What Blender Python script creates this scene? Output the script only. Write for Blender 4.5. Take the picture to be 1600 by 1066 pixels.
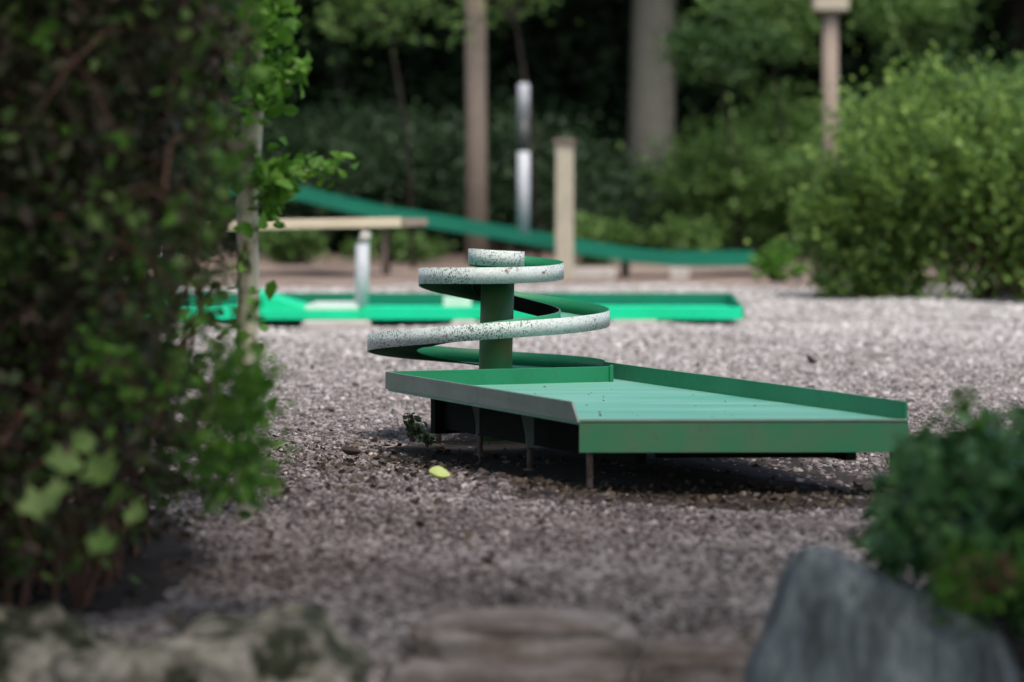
import bpy, math, random
import numpy as np
from mathutils import Vector
for o in list(bpy.data.objects): bpy.data.objects.remove(o)
S = bpy.context.scene
COL = S.collection
R = math.radians
rng = np.random.default_rng(7)
random.seed(7)

# ------------------------------------------------------------------ camera, world, sun, exposure
FPX = 6000.0; PITCH = math.atan(266/6000); CAMZ = .88
cd = bpy.data.cameras.new('camera'); cam = bpy.data.objects.new('camera', cd); COL.objects.link(cam)
cd.sensor_width = 36; cd.lens = FPX/1600*36
cam.location = (0, 0, CAMZ); cam.rotation_euler = (R(90)-PITCH, 0, 0)
cd.clip_start = .1; cd.clip_end = 1000
cd.dof.use_dof = True; cd.dof.focus_distance = 12.2; cd.dof.aperture_fstop = 2.65
S.camera = cam
SUN_EL, SUN_AZ = R(62), R(160)          # azimuth clockwise from +Y
w = bpy.data.worlds.new('World'); S.world = w; w.use_nodes = True
nt = w.node_tree; bg = nt.nodes['Background']
sky = nt.nodes.new('ShaderNodeTexSky'); sky.sky_type = 'NISHITA'; sky.sun_disc = False
sky.sun_elevation = SUN_EL; sky.sun_rotation = SUN_AZ; sky.dust_density = 4; sky.air_density = 1; sky.ozone_density = .6
nt.links.new(sky.outputs[0], bg.inputs[0]); bg.inputs[1].default_value = .15
sl = bpy.data.lights.new('sun', 'SUN'); sl.energy = 1.35; sl.angle = R(28); sl.color = (1, .95, .88)
so = bpy.data.objects.new('sun', sl); COL.objects.link(so)
d = Vector((math.sin(SUN_AZ)*math.cos(SUN_EL), math.cos(SUN_AZ)*math.cos(SUN_EL), math.sin(SUN_EL)))
so.rotation_euler = d.to_track_quat('Z', 'Y').to_euler()
S.view_settings.view_transform = 'Standard'; S.view_settings.look = 'None'
S.view_settings.gamma = 1; S.view_settings.use_curve_mapping = False
S.view_settings.exposure = 0.92
S.render.engine = 'CYCLES'

# ------------------------------------------------------------------ helpers
def at(px, py, Y):
    """point on the ray of photo pixel (px, py) at distance Y"""
    u = (px-800)/FPX; v = (533-py)/FPX
    dy = math.cos(PITCH)+v*math.sin(PITCH); dz = -math.sin(PITCH)+v*math.cos(PITCH)
    return Vector((u/dy*Y, Y, CAMZ+dz/dy*Y))
def empty(name, loc, label, cat, group=None):
    o = bpy.data.objects.new(name, None); COL.objects.link(o); o.location = loc
    o.empty_display_size = .1
    return tag(o, label, cat, group)
def tag(o, label=None, cat=None, group=None, kind=None):
    if label: o['label'] = label
    if cat: o['category'] = cat
    if group: o['group'] = group
    if kind: o['kind'] = kind
    return o
def link(name, me, mats, parent=None):
    o = bpy.data.objects.new(name, me); COL.objects.link(o)
    for m in (mats if isinstance(mats, (list, tuple)) else [mats]): me.materials.append(m)
    if parent:
        o.parent = parent
        o.matrix_parent_inverse.translation = -parent.location
    return o
class MB:
    def __init__(s): s.v = []; s.f = []; s.m = []; s.sm = []
    def face(s, ids, m=0, sm=False): s.f.append(tuple(ids)); s.m.append(m); s.sm.append(sm)
    def add(s, vs): n = len(s.v); s.v += [tuple(p) for p in vs]; return n
    def prism(s, poly, z0, z1, m=0, m_top=None):
        n = len(poly); a = s.add([(x, y, z0) for x, y in poly]); b = s.add([(x, y, z1) for x, y in poly])
        for i in range(n):
            j = (i+1) % n; s.face((a+i, a+j, b+j, b+i), m)
        s.face(range(b, b+n), m if m_top is None else m_top); s.face(range(a+n-1, a-1, -1), m)
    def box(s, c, h, rot=0, m=0):
        ca, sa = math.cos(rot), math.sin(rot)
        P = [(c[0]+x*ca-y*sa, c[1]+x*sa+y*ca) for x, y in ((-h[0], -h[1]), (h[0], -h[1]), (h[0], h[1]), (-h[0], h[1]))]
        s.prism(P, c[2]-h[2], c[2]+h[2], m)
    def bar(s, a, b, th, z0a, z1a, z0b=None, z1b=None, m=0):
        """upright board from a to b (xy), thickness th"""
        if z0b is None: z0b, z1b = z0a, z1a
        dx, dy = b[0]-a[0], b[1]-a[1]; l = math.hypot(dx, dy); nx, ny = -dy/l*th/2, dx/l*th/2
        i = s.add([(a[0]+nx, a[1]+ny, z0a), (b[0]+nx, b[1]+ny, z0b), (b[0]-nx, b[1]-ny, z0b), (a[0]-nx, a[1]-ny, z0a),
                   (a[0]+nx, a[1]+ny, z1a), (b[0]+nx, b[1]+ny, z1b), (b[0]-nx, b[1]-ny, z1b), (a[0]-nx, a[1]-ny, z1a)])
        for q in ((3, 2, 1, 0), (4, 5, 6, 7), (0, 1, 5, 4), (2, 3, 7, 6), (1, 2, 6, 5), (3, 0, 4, 7)): s.face([i+k for k in q], m)
    def tube(s, path, rad, n=8, m=0, caps=True):
        path = [Vector(p) for p in path]
        if not hasattr(rad, '__len__'): rad = [rad]*len(path)
        rings = []
        for i, p in enumerate(path):
            t = (path[min(i+1, len(path)-1)]-path[max(i-1, 0)]).normalized()
            ref = Vector((1, 0, 0)) if abs(t.x) < .8 else Vector((0, 1, 0))
            a = t.cross(ref).normalized(); b = t.cross(a)
            rings.append(s.add([p+(a*math.cos(2*math.pi*k/n)+b*math.sin(2*math.pi*k/n))*rad[i] for k in range(n)]))
        for i in range(len(rings)-1):
            for k in range(n):
                s.face((rings[i]+k, rings[i+1]+k, rings[i+1]+(k+1) % n, rings[i]+(k+1) % n), m, True)
        if caps:
            s.face([rings[0]+k for k in range(n)], m); s.face([rings[-1]+n-1-k for k in range(n)], m)
    def build(s, name, mats, parent=None, bevel=0):
        me = bpy.data.meshes.new(name); me.from_pydata(s.v, [], s.f)
        me.polygons.foreach_set('material_index', s.m); me.polygons.foreach_set('use_smooth', s.sm); me.update()
        o = link(name, me, mats, parent)
        if bevel:
            b = o.modifiers.new('bevel', 'BEVEL'); b.width = bevel; b.segments = 2; b.limit_method = 'ANGLE'
        return o
def copy_tree(o, parent=None):
    c = o.copy(); COL.objects.link(c); c.parent = parent
    for ch in o.children: copy_tree(ch, c)
    return c

# materials
def mat(name): 
    m = bpy.data.materials.new(name); m.use_nodes = True
    return m, m.node_tree.nodes, m.node_tree.links, m.node_tree.nodes['Principled BSDF']
def ramp(N, stops, interp='LINEAR'):
    r = N.new('ShaderNodeValToRGB'); cr = r.color_ramp; cr.interpolation = interp
    while len(cr.elements) > 1: cr.elements.remove(cr.elements[-1])
    cr.elements[0].position = stops[0][0]; cr.elements[0].color = (*stops[0][1], 1)
    for p, c in stops[1:]:
        e = cr.elements.new(p); e.color = (*c, 1)
    return r
def noise(N, L, scale, detail=5, rough=.6, vec=None, stretch=None):
    n = N.new('ShaderNodeTexNoise'); n.inputs['Scale'].default_value = scale; n.inputs['Detail'].default_value = detail
    n.inputs['Roughness'].default_value = rough
    tc = N.new('ShaderNodeTexCoord'); mp = N.new('ShaderNodeMapping')
    L.new(tc.outputs['Object'], mp.inputs[0]); L.new(mp.outputs[0], n.inputs['Vector'])
    if stretch: mp.inputs['Scale'].default_value = stretch
    return n
def mix(N, L, f, a, b, mode='MIX'):
    m = N.new('ShaderNodeMix'); m.data_type = 'RGBA'; m.blend_type = mode
    if isinstance(f, (int, float)): m.inputs[0].default_value = f
    else: L.new(f, m.inputs[0])
    for k, v in ((6, a), (7, b)):
        if isinstance(v, tuple): m.inputs[k].default_value = (*v, 1)
        else: L.new(v, m.inputs[k])
    return m.outputs[2]
def bump(N, L, P, h, strength=.3, dist=.01):
    b = N.new('ShaderNodeBump'); b.inputs['Strength'].default_value = strength; b.inputs['Distance'].default_value = dist
    L.new(h, b.inputs['Height']); L.new(b.outputs[0], P.inputs['Normal'])
def noisy(name, stops, scale, rough=.7, bs=.3, bd=.01, stretch=None, fine=None, spec=.3):
    m, N, L, P = mat(name)
    n = noise(N, L, scale, 8, .65, stretch=stretch); r = ramp(N, stops); L.new(n.outputs[0], r.inputs[0])
    c = r.outputs[0]
    if fine:
        n2 = noise(N, L, fine[0], 4, .7, stretch=stretch); r2 = ramp(N, fine[1]); L.new(n2.outputs[0], r2.inputs[0])
        c = mix(N, L, 1.0, c, r2.outputs[0], 'MULTIPLY')
    L.new(c, P.inputs['Base Color']); P.inputs['Roughness'].default_value = rough
    P.inputs['Specular IOR Level'].default_value = spec
    if bs: bump(N, L, P, n.outputs[0], bs, bd)
    return m
def leafmat(name, cols, trans=.35, rough=.55):
    m, N, L, P = mat(name)
    a = N.new('ShaderNodeAttribute'); a.attribute_name = 'tint'
    r = ramp(N, [(i/(len(cols)-1), c) for i, c in enumerate(cols)]); L.new(a.outputs['Fac'], r.inputs[0])
    L.new(r.outputs[0], P.inputs['Base Color']); P.inputs['Roughness'].default_value = rough
    P.inputs['Specular IOR Level'].default_value = .35
    t = N.new('ShaderNodeBsdfTranslucent'); L.new(r.outputs[0], t.inputs[0])
    mx = N.new('ShaderNodeMixShader'); mx.inputs[0].default_value = trans
    L.new(P.outputs[0], mx.inputs[1]); L.new(t.outputs[0], mx.inputs[2]); L.new(mx.outputs[0], N['Material Output'].inputs[0])
    return m

def paint(name, base, worn, dirt=(.10, .085, .06), scale=6, wear=.5, rough=.5, chips=None, streak=None):
    """old paint: two tones, grime, chipped spots"""
    m, N, L, P = mat(name)
    n = noise(N, L, scale, 8, .7, stretch=streak); r = ramp(N, [(.35, (0, 0, 0)), (.35+wear*.6, (1, 1, 1))]); L.new(n.outputs[0], r.inputs[0])
    c = mix(N, L, r.outputs[0], base, worn)
    n2 = noise(N, L, scale*4, 6, .75, stretch=streak); r2 = ramp(N, [(.56, (0, 0, 0)), (.70, (.75, .75, .75))]); L.new(n2.outputs[0], r2.inputs[0])
    c = mix(N, L, r2.outputs[0], c, dirt)
    if chips:
        n3 = noise(N, L, chips[0], 3, .7); r3 = ramp(N, [(chips[1], (0, 0, 0)), (chips[1]+.025, (1, 1, 1))]); L.new(n3.outputs[0], r3.inputs[0])
        n4 = noise(N, L, 3.1, 2, .5); r4 = ramp(N, [(.40, (0.25,)*3), (.55, (1, 1, 1))]); L.new(n4.outputs[0], r4.inputs[0])
        f = mix(N, L, 1.0, r3.outputs[0], r4.outputs[0], 'MULTIPLY')
        c = mix(N, L, f, c, chips[2])
        n5 = noise(N, L, 11, 5, .7); r5 = ramp(N, [(.62, (0, 0, 0)), (.68, (1, 1, 1))]); L.new(n5.outputs[0], r5.inputs[0])
        c = mix(N, L, r5.outputs[0], c, (.13, .06, .04))
        bump(N, L, P, n3.outputs[0], .25, .002)
    else: bump(N, L, P, n2.outputs[0], .12, .003)
    L.new(c, P.inputs['Base Color']); P.inputs['Roughness'].default_value = rough; P.inputs['Specular IOR Level'].default_value = .35
    return m
M = {}
M['green'] = paint('green_paint', (.006, .155, .062), (.012, .20, .095), (.03, .09, .05), 5)
M['green_dull'] = paint('green_paint_weathered', (.01, .17, .075), (.06, .15, .08), (.045, .11, .06), 3.2, .35)
M['grey_green'] = paint('grey_green_paint', (.16, .21, .175), (.12, .165, .135), (.10, .105, .085), 5, .5)
M['deck'] = paint('faded_turquoise_deck', (.055, .29, .195), (.16, .37, .29), (.05, .20, .135), 2.4, .4, .42, streak=(.5, 4, 1))
M['white'] = paint('chipped_white_paint', (.54, .59, .58), (.40, .46, .46), (.34, .38, .33), 5, .6, .55, chips=(170, .535, (.03, .085, .05)))
M['post'] = paint('stained_green_post', (.012, .14, .055), (.07, .13, .035), (.12, .09, .03), 9, .4)
M['shade_black'] = paint('near_black_shade', (.008, .014, .010), (.014, .014, .011), (.01, .008, .006), 6)  # near-black colour stands in for the shade under the deck
M['under'] = paint('shaded_green_underside', (.004, .045, .018), (.008, .06, .026), (.02, .03, .018), 6)  # green darkened to paint in the shade beneath the track
M['shade_black'].node_tree.nodes['Principled BSDF'].inputs['Specular IOR Level'].default_value = .08; M['shade_black'].node_tree.nodes['Principled BSDF'].inputs['Roughness'].default_value = .9
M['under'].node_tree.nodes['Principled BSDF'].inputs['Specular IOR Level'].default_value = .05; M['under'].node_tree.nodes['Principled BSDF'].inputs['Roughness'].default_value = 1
M['rust'] = noisy('rusty_steel', [(.3, (.10, .055, .04)), (.6, (.18, .15, .13)), (.8, (.07, .04, .03))], 40, .8, .3, .002)
M['emerald'] = paint('emerald_paint', (.0, .50, .23), (.0, .60, .31), (.0, .42, .19), 2)
M['teal'] = paint('teal_paint', (.0, .11, .065), (.0, .145, .09), (.01, .08, .05), 2)
M['pale'] = noisy('pale_worn_board', [(.3, (.42, .52, .46)), (.7, (.60, .66, .62))], 4, .7, .1)
M['whitepost'] = noisy('white_enamel', [(.3, (.32, .35, .38)), (.7, (.42, .44, .46))], 6, .4, .05)
M['black'] = noisy('black_enamel', [(.3, (.04, .045, .045)), (.7, (.06, .065, .065))], 6, .4, .05)
M['beam'] = noisy('planed_timber', [(.3, (.42, .36, .25)), (.6, (.55, .48, .36)), (.8, (.36, .28, .19))], 3, .7, .2, .004, (1, 12, 12))
M['wood'] = noisy('weathered_wood', [(.3, (.15, .12, .095)), (.55, (.25, .205, .165)), (.8, (.12, .09, .07))], 5, .85, .5, .01, (10, 10, 1))
M['woodpale'] = noisy('pale_weathered_wood', [(.3, (.27, .25, .19)), (.55, (.40, .37, .29)), (.8, (.24, .20, .15))], 5, .85, .5, .01, (10, 10, 1))
M['soil'] = noisy('dark_soil_with_shade', [(.3, (.012, .009, .007)), (.6, (.035, .026, .019)), (.8, (.06, .045, .034))], 9, .95, .8, .02, fine=(70, [(.3, (.5, .5, .5)), (.7, (1, 1, 1))]))  # soil colour deepened to hold the shade over it
M['bark'] = noisy('grey_bark', [(.3, (.10, .10, .075)), (.55, (.19, .185, .15)), (.8, (.08, .075, .055))], 6, .9, .7, .03, (6, 6, 1.2))
M['darkbark'] = noisy('dark_bark', [(.3, (.018, .014, .010)), (.6, (.035, .028, .022)), (.8, (.015, .011, .008))], 9, .9, .6, .02, (5, 5, 1))
M['birch'] = noisy('pale_lichen_bark', [(.36, (.12, .11, .05)), (.44, (.55, .52, .38)), (.6, (.78, .74, .60)), (.72, (.22, .20, .11))], 11, .85, .5, .006, (1, 1, .6))
M['twig'] = noisy('reddish_twig', [(.3, (.07, .035, .026)), (.7, (.15, .08, .055))], 30, .85, .2)
M['concrete'] = noisy('old_concrete', [(.3, (.30, .27, .25)), (.6, (.42, .40, .37)), (.8, (.26, .24, .22))], 14, .9, .4, .01)
M['moss_stone'] = noisy('mossy_boulder', [(.36, (.02, .028, .012)), (.46, (.05, .055, .03)), (.51, (.23, .21, .165)), (.64, (.36, .33, .27)), (.8, (.17, .16, .13))], 8, .9, .8, .03, fine=(22, [(.35, (.4, .4, .38)), (.6, (1.1, 1.1, 1.1))]))
M['brown_stone'] = noisy('brown_sandstone', [(.3, (.08, .06, .045)), (.45, (.19, .155, .13)), (.58, (.30, .265, .24)), (.75, (.36, .34, .32))], 5, .9, .6, .02, (1, 1, 4), fine=(45, [(.3, (.6, .6, .6)), (.7, (1, 1, 1))]))
M['slate'] = noisy('blue_grey_slate', [(.30, (.03, .035, .033)), (.42, (.08, .095, .098)), (.53, (.155, .185, .19)), (.60, (.27, .30, .29)), (.65, (.11, .135, .135)), (.85, (.06, .065, .055))], 3.2, .75, .6, .02, (7, 4, .7), fine=(30, [(.3, (.6, .6, .6)), (.7, (1, 1, 1))]))
# foliage
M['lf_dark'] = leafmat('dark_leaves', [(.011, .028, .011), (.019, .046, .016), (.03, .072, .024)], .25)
M['lf_mid'] = leafmat('mid_green_leaves', [(.022, .055, .016), (.04, .095, .022), (.06, .13, .035)], .35)
M['lf_lime'] = leafmat('lime_leaves', [(.13, .23, .04), (.20, .33, .065), (.28, .41, .10)], .45)
M['lf_bush'] = leafmat('bush_leaves', [(.05, .115, .025), (.09, .175, .04), (.14, .24, .06)], .4)
M['lf_vivid'] = leafmat('vivid_leaves', [(.04, .12, .014), (.08, .20, .022), (.13, .28, .035)], .45)
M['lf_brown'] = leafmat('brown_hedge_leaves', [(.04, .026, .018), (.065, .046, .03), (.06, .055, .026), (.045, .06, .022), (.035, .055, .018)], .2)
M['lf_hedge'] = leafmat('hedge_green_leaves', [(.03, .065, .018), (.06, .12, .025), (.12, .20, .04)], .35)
M['lf_blue'] = leafmat('blue_green_leaves', [(.02, .06, .018), (.05, .14, .038), (.11, .23, .075)], .25, .45)
M['lf_big'] = leafmat('maple_leaf_green', [(.10, .20, .035), (.20, .30, .09)], .4)
M['lf_yellow'] = leafmat('yellow_leaf', [(.46, .55, .20), (.54, .62, .25)], .25)
M['lf_red'] = leafmat('reddish_leaves', [(.10, .04, .03), (.16, .075, .04), (.08, .08, .03)], .3)
M['lf_spray'] = leafmat('fresh_spray_leaves', [(.06, .18, .016), (.11, .27, .03), (.18, .38, .05)], .5)
M['lf_dead'] = leafmat('dead_leaves', [(.025, .017, .013), (.06, .042, .03), (.11, .085, .06), (.045, .03, .022)], .15, .8)

# ------------------------------------------------------------------ leaf clouds
def unit(a): return a/np.maximum(np.linalg.norm(a, axis=1, keepdims=True), 1e-9)
def leaf_mesh(name, pts, size, m, parent=None, aspect=.55, up=.7, tint=None, droop=.15):
    pts = np.asarray(pts, float); n = len(pts)
    size = np.broadcast_to(np.asarray(size, float), (n,)) * rng.uniform(.65, 1.25, n)
    nor = unit(rng.normal(size=(n, 3))+np.array([0, 0, up*1.6]))
    t = unit(np.cross(nor, rng.normal(size=(n, 3)))); b = np.cross(nor, t)
    # outline of a leaf, midrib folded
    prof = [(-.5, 0, 0), (-.2, -.27, .07), (.2, -.22, .03), (.5, 0, -droop), (.2, .22, .03), (-.2, .27, .07)]
    V = np.empty((n, 6, 3))
    for k, (a, c, e) in enumerate(prof):
        V[:, k] = pts + size[:, None]*(a*t + c*aspect/.55*1.15*b + e*nor)
    me = bpy.data.meshes.new(name)
    me.vertices.add(n*6); me.vertices.foreach_set('co', V.reshape(-1))
    base = np.arange(n)[:, None]*6
    F = np.concatenate([base+np.array([[0, 1, 2, 3]]), base+np.array([[0, 3, 4, 5]])], 1).reshape(-1)
    me.loops.add(n*8); me.loops.foreach_set('vertex_index', F.astype(np.int32))
    me.polygons.add(n*2); me.polygons.foreach_set('loop_start', (np.arange(n*2)*4).astype(np.int32))
    me.polygons.foreach_set('loop_total', np.full(n*2, 4, np.int32))
    me.update(calc_edges=True)
    at_ = me.attributes.new('tint', 'FLOAT', 'POINT')
    tv = rng.uniform(0, 1, n) if tint is None else np.clip(tint+rng.normal(0, .15, n), 0, 1)
    at_.data.foreach_set('value', np.repeat(tv, 6).astype(np.float32))
    return link(name, me, m, parent)
def clumps(centre, rad, nblob, per, sig, shell=.55):
    """leaf points in clumps through an ellipsoid; returns points, clump centres"""
    d = unit(rng.normal(size=(nblob, 3))); rr = (shell+(1-shell)*rng.uniform(0, 1, (nblob, 1)))*rng.uniform(.75, 1.05, (nblob, 1))
    c = np.array(centre)+d*rr*np.array(rad)
    s = sig*rng.uniform(.6, 1.4, (nblob, 1, 1))
    p = c[:, None]+rng.normal(size=(nblob, per, 3))*s*np.array([1, 1, .7])
    return p.reshape(-1, 3), c
def limbs(mb, base, centres, r0, n=5, k=40):
    base = Vector(base)
    idx = rng.permutation(len(centres))[:k]
    for i in idx:
        c = Vector(centres[i]); mid = base.lerp(c, .5)+Vector(rng.normal(0, .08, 3))*(c-base).length; mid.z = max(mid.z, base.z)
        mb.tube([base, mid, c], [r0, r0*.6, r0*.15], n, caps=False)
def tree(name, x, y, h, r, label, m, tr=.18, crown_z=None, nblob=40, per=110, leaf=.2, sig=.6, bark='darkbark', group=None, cat='tree', crown_r=None):
    root = empty(name, (x, y, 0), label, cat, group)
    cz = crown_z if crown_z else h*.62; cr = crown_r if crown_r else (r, r, h-cz)
    pts, c = clumps((x, y, cz), cr, nblob, per, sig)
    pts = pts[pts[:, 2] > .02]
    mb = MB(); lean = rng.normal(0, .02, 2)
    path = [(x+lean[0]*z, y+lean[1]*z, z) for z in np.linspace(-.1, cz, 6)]
    mb.tube(path, [tr*1.25, tr, tr*.92, tr*.85, tr*.75, tr*.6], 12)
    limbs(mb, path[-2], c, tr*.35, 5, 16); limbs(mb, path[-1], c, tr*.35, 5, 14)
    mb.build('trunk', M[bark], root)
    leaf_mesh('crown', pts, leaf, M[m], root)
    return root
def shrub(name, x, y, h, rx, ry, label, m, n=60, per=120, leaf=.07, sig=.16, cat='shrub', group=None, shoots=0, z0=0, m2=None):
    root = empty(name, (x, y, z0), label, cat, group)
    pts, c = clumps((x, y, z0+h*.48), (rx, ry, h*.5), n, per, sig, .35)
    if shoots:
        ex = []
        for i in range(shoots):
            a = rng.uniform(0, 2*math.pi); q = rng.uniform(.2, 1)
            b = np.array([x+rx*q*math.cos(a), y+ry*q*math.sin(a), z0+h*(.55+.4*rng.uniform())*(1-.35*q)])
            dr = unit(np.array([[math.cos(a)*.5, math.sin(a)*.5, 1.0]])+rng.normal(0, .25, (1, 3)))[0]
            L_ = h*rng.uniform(.12, .42); t = rng.uniform(0, 1, 42)[:, None]
            ex.append(b+dr*L_*t+rng.normal(0, leaf*.5, (42, 3)))
        pts = np.concatenate([pts]+ex)
    if shoots > 50:
        a = rng.uniform(0, 6.283, 1600); q = rng.uniform(.5, .95, 1600)
        pts = np.concatenate([pts, np.column_stack([x+rx*q*np.cos(a), y+ry*q*np.sin(a), z0+rng.uniform(.02, .4*h, 1600)])])
    pts = pts[pts[:, 2] > z0+.01]
    mb = MB()
    for i in range(6):
        a = rng.uniform(0, 2*math.pi, 1)[0]
        bp = (x+rx*.15*math.cos(a), y+ry*.15*math.sin(a), z0-.02)
        limbs(mb, bp, c, max(.012, h*.012), 5, 7)
    mb.build('stem', M['twig'], root)
    if m2:
        k = rng.uniform(size=len(pts)) < .5
        leaf_mesh('foliage', pts[~k], leaf, M[m], root); leaf_mesh('pale_foliage', pts[k], leaf, M[m2], root)
    else: leaf_mesh('foliage', pts, leaf, M[m], root)
    return root

# ------------------------------------------------------------------ ground
def gh(x, y):
    """gentle relief of the yard"""
    x = np.asarray(x, float); y = np.asarray(y, float)
    z = .012*np.sin(x*1.7+y*.9)+.010*np.sin(x*3.1-y*2.3+1)+.006*np.sin(x*7+y*5)
    z = z*np.clip((y-5)/2, 0, 1)
    return z-.26*np.clip((7.35-y)/.35, 0, 1)*(1-np.clip((7.35-y)/.35, 0, 1)*.0)
m, N, L, P = mat('gravel_soil')
geo = N.new('ShaderNodeNewGeometry'); sx = N.new('ShaderNodeSeparateXYZ'); L.new(geo.outputs['Position'], sx.inputs[0])
v = N.new('ShaderNodeTexVoronoi'); v.inputs['Scale'].default_value = 62; tc = N.new('ShaderNodeTexCoord'); L.new(tc.outputs['Object'], v.inputs['Vector'])
vr = ramp(N, [(0, (.09, .075, .068)), (.3, (.15, .13, .12)), (.6, (.23, .205, .195)), (1, (.36, .34, .33))])
sp = N.new('ShaderNodeSeparateColor'); L.new(v.outputs['Color'], sp.inputs[0]); L.new(sp.outputs[0], vr.inputs[0])
nz = noise(N, L, 1.1, 6, .6); soil = ramp(N, [(.35, (.045, .032, .024)), (.6, (.10, .075, .058)), (.8, (.16, .12, .09))]); L.new(nz.outputs[0], soil.inputs[0])
big = noise(N, L, .8, 5, .65)
add = N.new('ShaderNodeMath'); add.operation = 'MULTIPLY_ADD'; L.new(big.outputs[0], add.inputs[0]); add.inputs[1].default_value = 6; L.new(sx.outputs[1], add.inputs[2])
mr = N.new('ShaderNodeMapRange'); mr.inputs[1].default_value = 29.5; mr.inputs[2].default_value = 34; L.new(add.outputs[0], mr.inputs[0])
pg = mix(N, L, mr.outputs[0], vr.outputs[0], (.22, .17, .14))
mr2 = N.new('ShaderNodeMapRange'); mr2.inputs[1].default_value = 38; mr2.inputs[2].default_value = 44; L.new(add.outputs[0], mr2.inputs[0])
pg = mix(N, L, mr2.outputs[0], pg, soil.outputs[0])
ss = ramp(N, [(.5, (0, 0, 0)), (.66, (.8, .8, .8))]); L.new(big.outputs[0], ss.inputs[0])
pg = mix(N, L, ss.outputs[0], pg, soil.outputs[0])
L.new(pg, P.inputs['Base Color']); P.inputs['Roughness'].default_value = .95; P.inputs['Specular IOR Level'].default_value = .1
bump(N, L, P, v.outputs['Distance'], .6, .01)
M['ground'] = m
xs = np.concatenate([[-400, -120, -40, -12], np.linspace(-6, 6, 70), [12, 40, 120, 400]])
ys = np.concatenate([[-60, -20, -5, 2], np.linspace(4, 36, 150), [45, 70, 150, 500]])
X, Y = np.meshgrid(xs, ys); Z = np.where((abs(X) <= 6) & (Y >= 4) & (Y <= 36), gh(X, Y), 0.)
Z = np.where((Y < 4) , -.26, Z); Z = np.where((abs(X) > 6) & (Y < 7.0), -.26, Z)
g = MB(); g.v = list(zip(X.ravel(), Y.ravel(), Z.ravel())); nx = len(xs)
for j in range(len(ys)-1):
    for i in range(nx-1):
        a = j*nx+i; g.face((a, a+1, a+nx+1, a+nx), 0, True)
g.build('ground', M['ground']); tag(bpy.data.objects['ground'], kind='structure')

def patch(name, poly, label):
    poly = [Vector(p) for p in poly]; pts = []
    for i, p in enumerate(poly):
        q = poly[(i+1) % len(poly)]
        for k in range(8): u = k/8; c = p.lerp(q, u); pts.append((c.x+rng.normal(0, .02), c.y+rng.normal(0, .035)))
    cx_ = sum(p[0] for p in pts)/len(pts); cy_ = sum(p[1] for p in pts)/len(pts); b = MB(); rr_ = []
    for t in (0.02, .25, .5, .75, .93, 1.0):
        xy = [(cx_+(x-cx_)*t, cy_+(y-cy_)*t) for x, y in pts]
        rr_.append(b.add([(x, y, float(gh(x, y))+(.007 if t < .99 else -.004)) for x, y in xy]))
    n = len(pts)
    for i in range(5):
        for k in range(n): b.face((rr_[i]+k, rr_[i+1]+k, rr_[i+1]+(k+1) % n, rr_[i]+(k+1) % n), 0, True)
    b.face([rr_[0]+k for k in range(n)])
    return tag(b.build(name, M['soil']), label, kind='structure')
patch('soil', [(.02, 10.15), (1.35, 10.1), (1.25, 10.6), (.75, 12.0), (.4, 12.9), (-.2, 12.9), (-.48, 12.0), (-.3, 11.2)], 'dark soil with painted shade under the spiral lane')  # the deck's shade is put into this soil sheet's dark colour
patch('soil', [(-3.2, 7.45), (-1.0, 7.45), (-.70, 7.8), (-.66, 8.6), (-.80, 9.7), (-1.3, 10.3), (-3.2, 10.3)], 'dark soil with painted shade under the hedge')  # soil sheet also carries the hedge's shade in its colour
# loose gravel: individual stones instanced on scattered points
def scatter_band(y0, y1, dens, mx=.15, add=.6):
    wmax = 2*(mx*y1+add); n = int(dens*(y1-y0)*wmax)
    yy = rng.uniform(y0, y1, n); xx = rng.uniform(-wmax/2, wmax/2, n); k = abs(xx) < mx*yy+add
    return np.stack([xx[k], yy[k]], 1)
m, N, L, P = mat('gravel_stone')
oi = N.new('ShaderNodeObjectInfo')
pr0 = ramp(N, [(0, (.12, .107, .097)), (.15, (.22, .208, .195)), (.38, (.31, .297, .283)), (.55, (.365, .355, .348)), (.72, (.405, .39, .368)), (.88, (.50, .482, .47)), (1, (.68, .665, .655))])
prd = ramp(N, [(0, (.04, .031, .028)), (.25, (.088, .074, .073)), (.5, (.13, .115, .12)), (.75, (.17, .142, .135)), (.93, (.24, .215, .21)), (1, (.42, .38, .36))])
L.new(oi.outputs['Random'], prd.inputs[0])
gp = N.new('ShaderNodeSeparateXYZ'); L.new(oi.outputs['Location'], gp.inputs[0])
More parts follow.
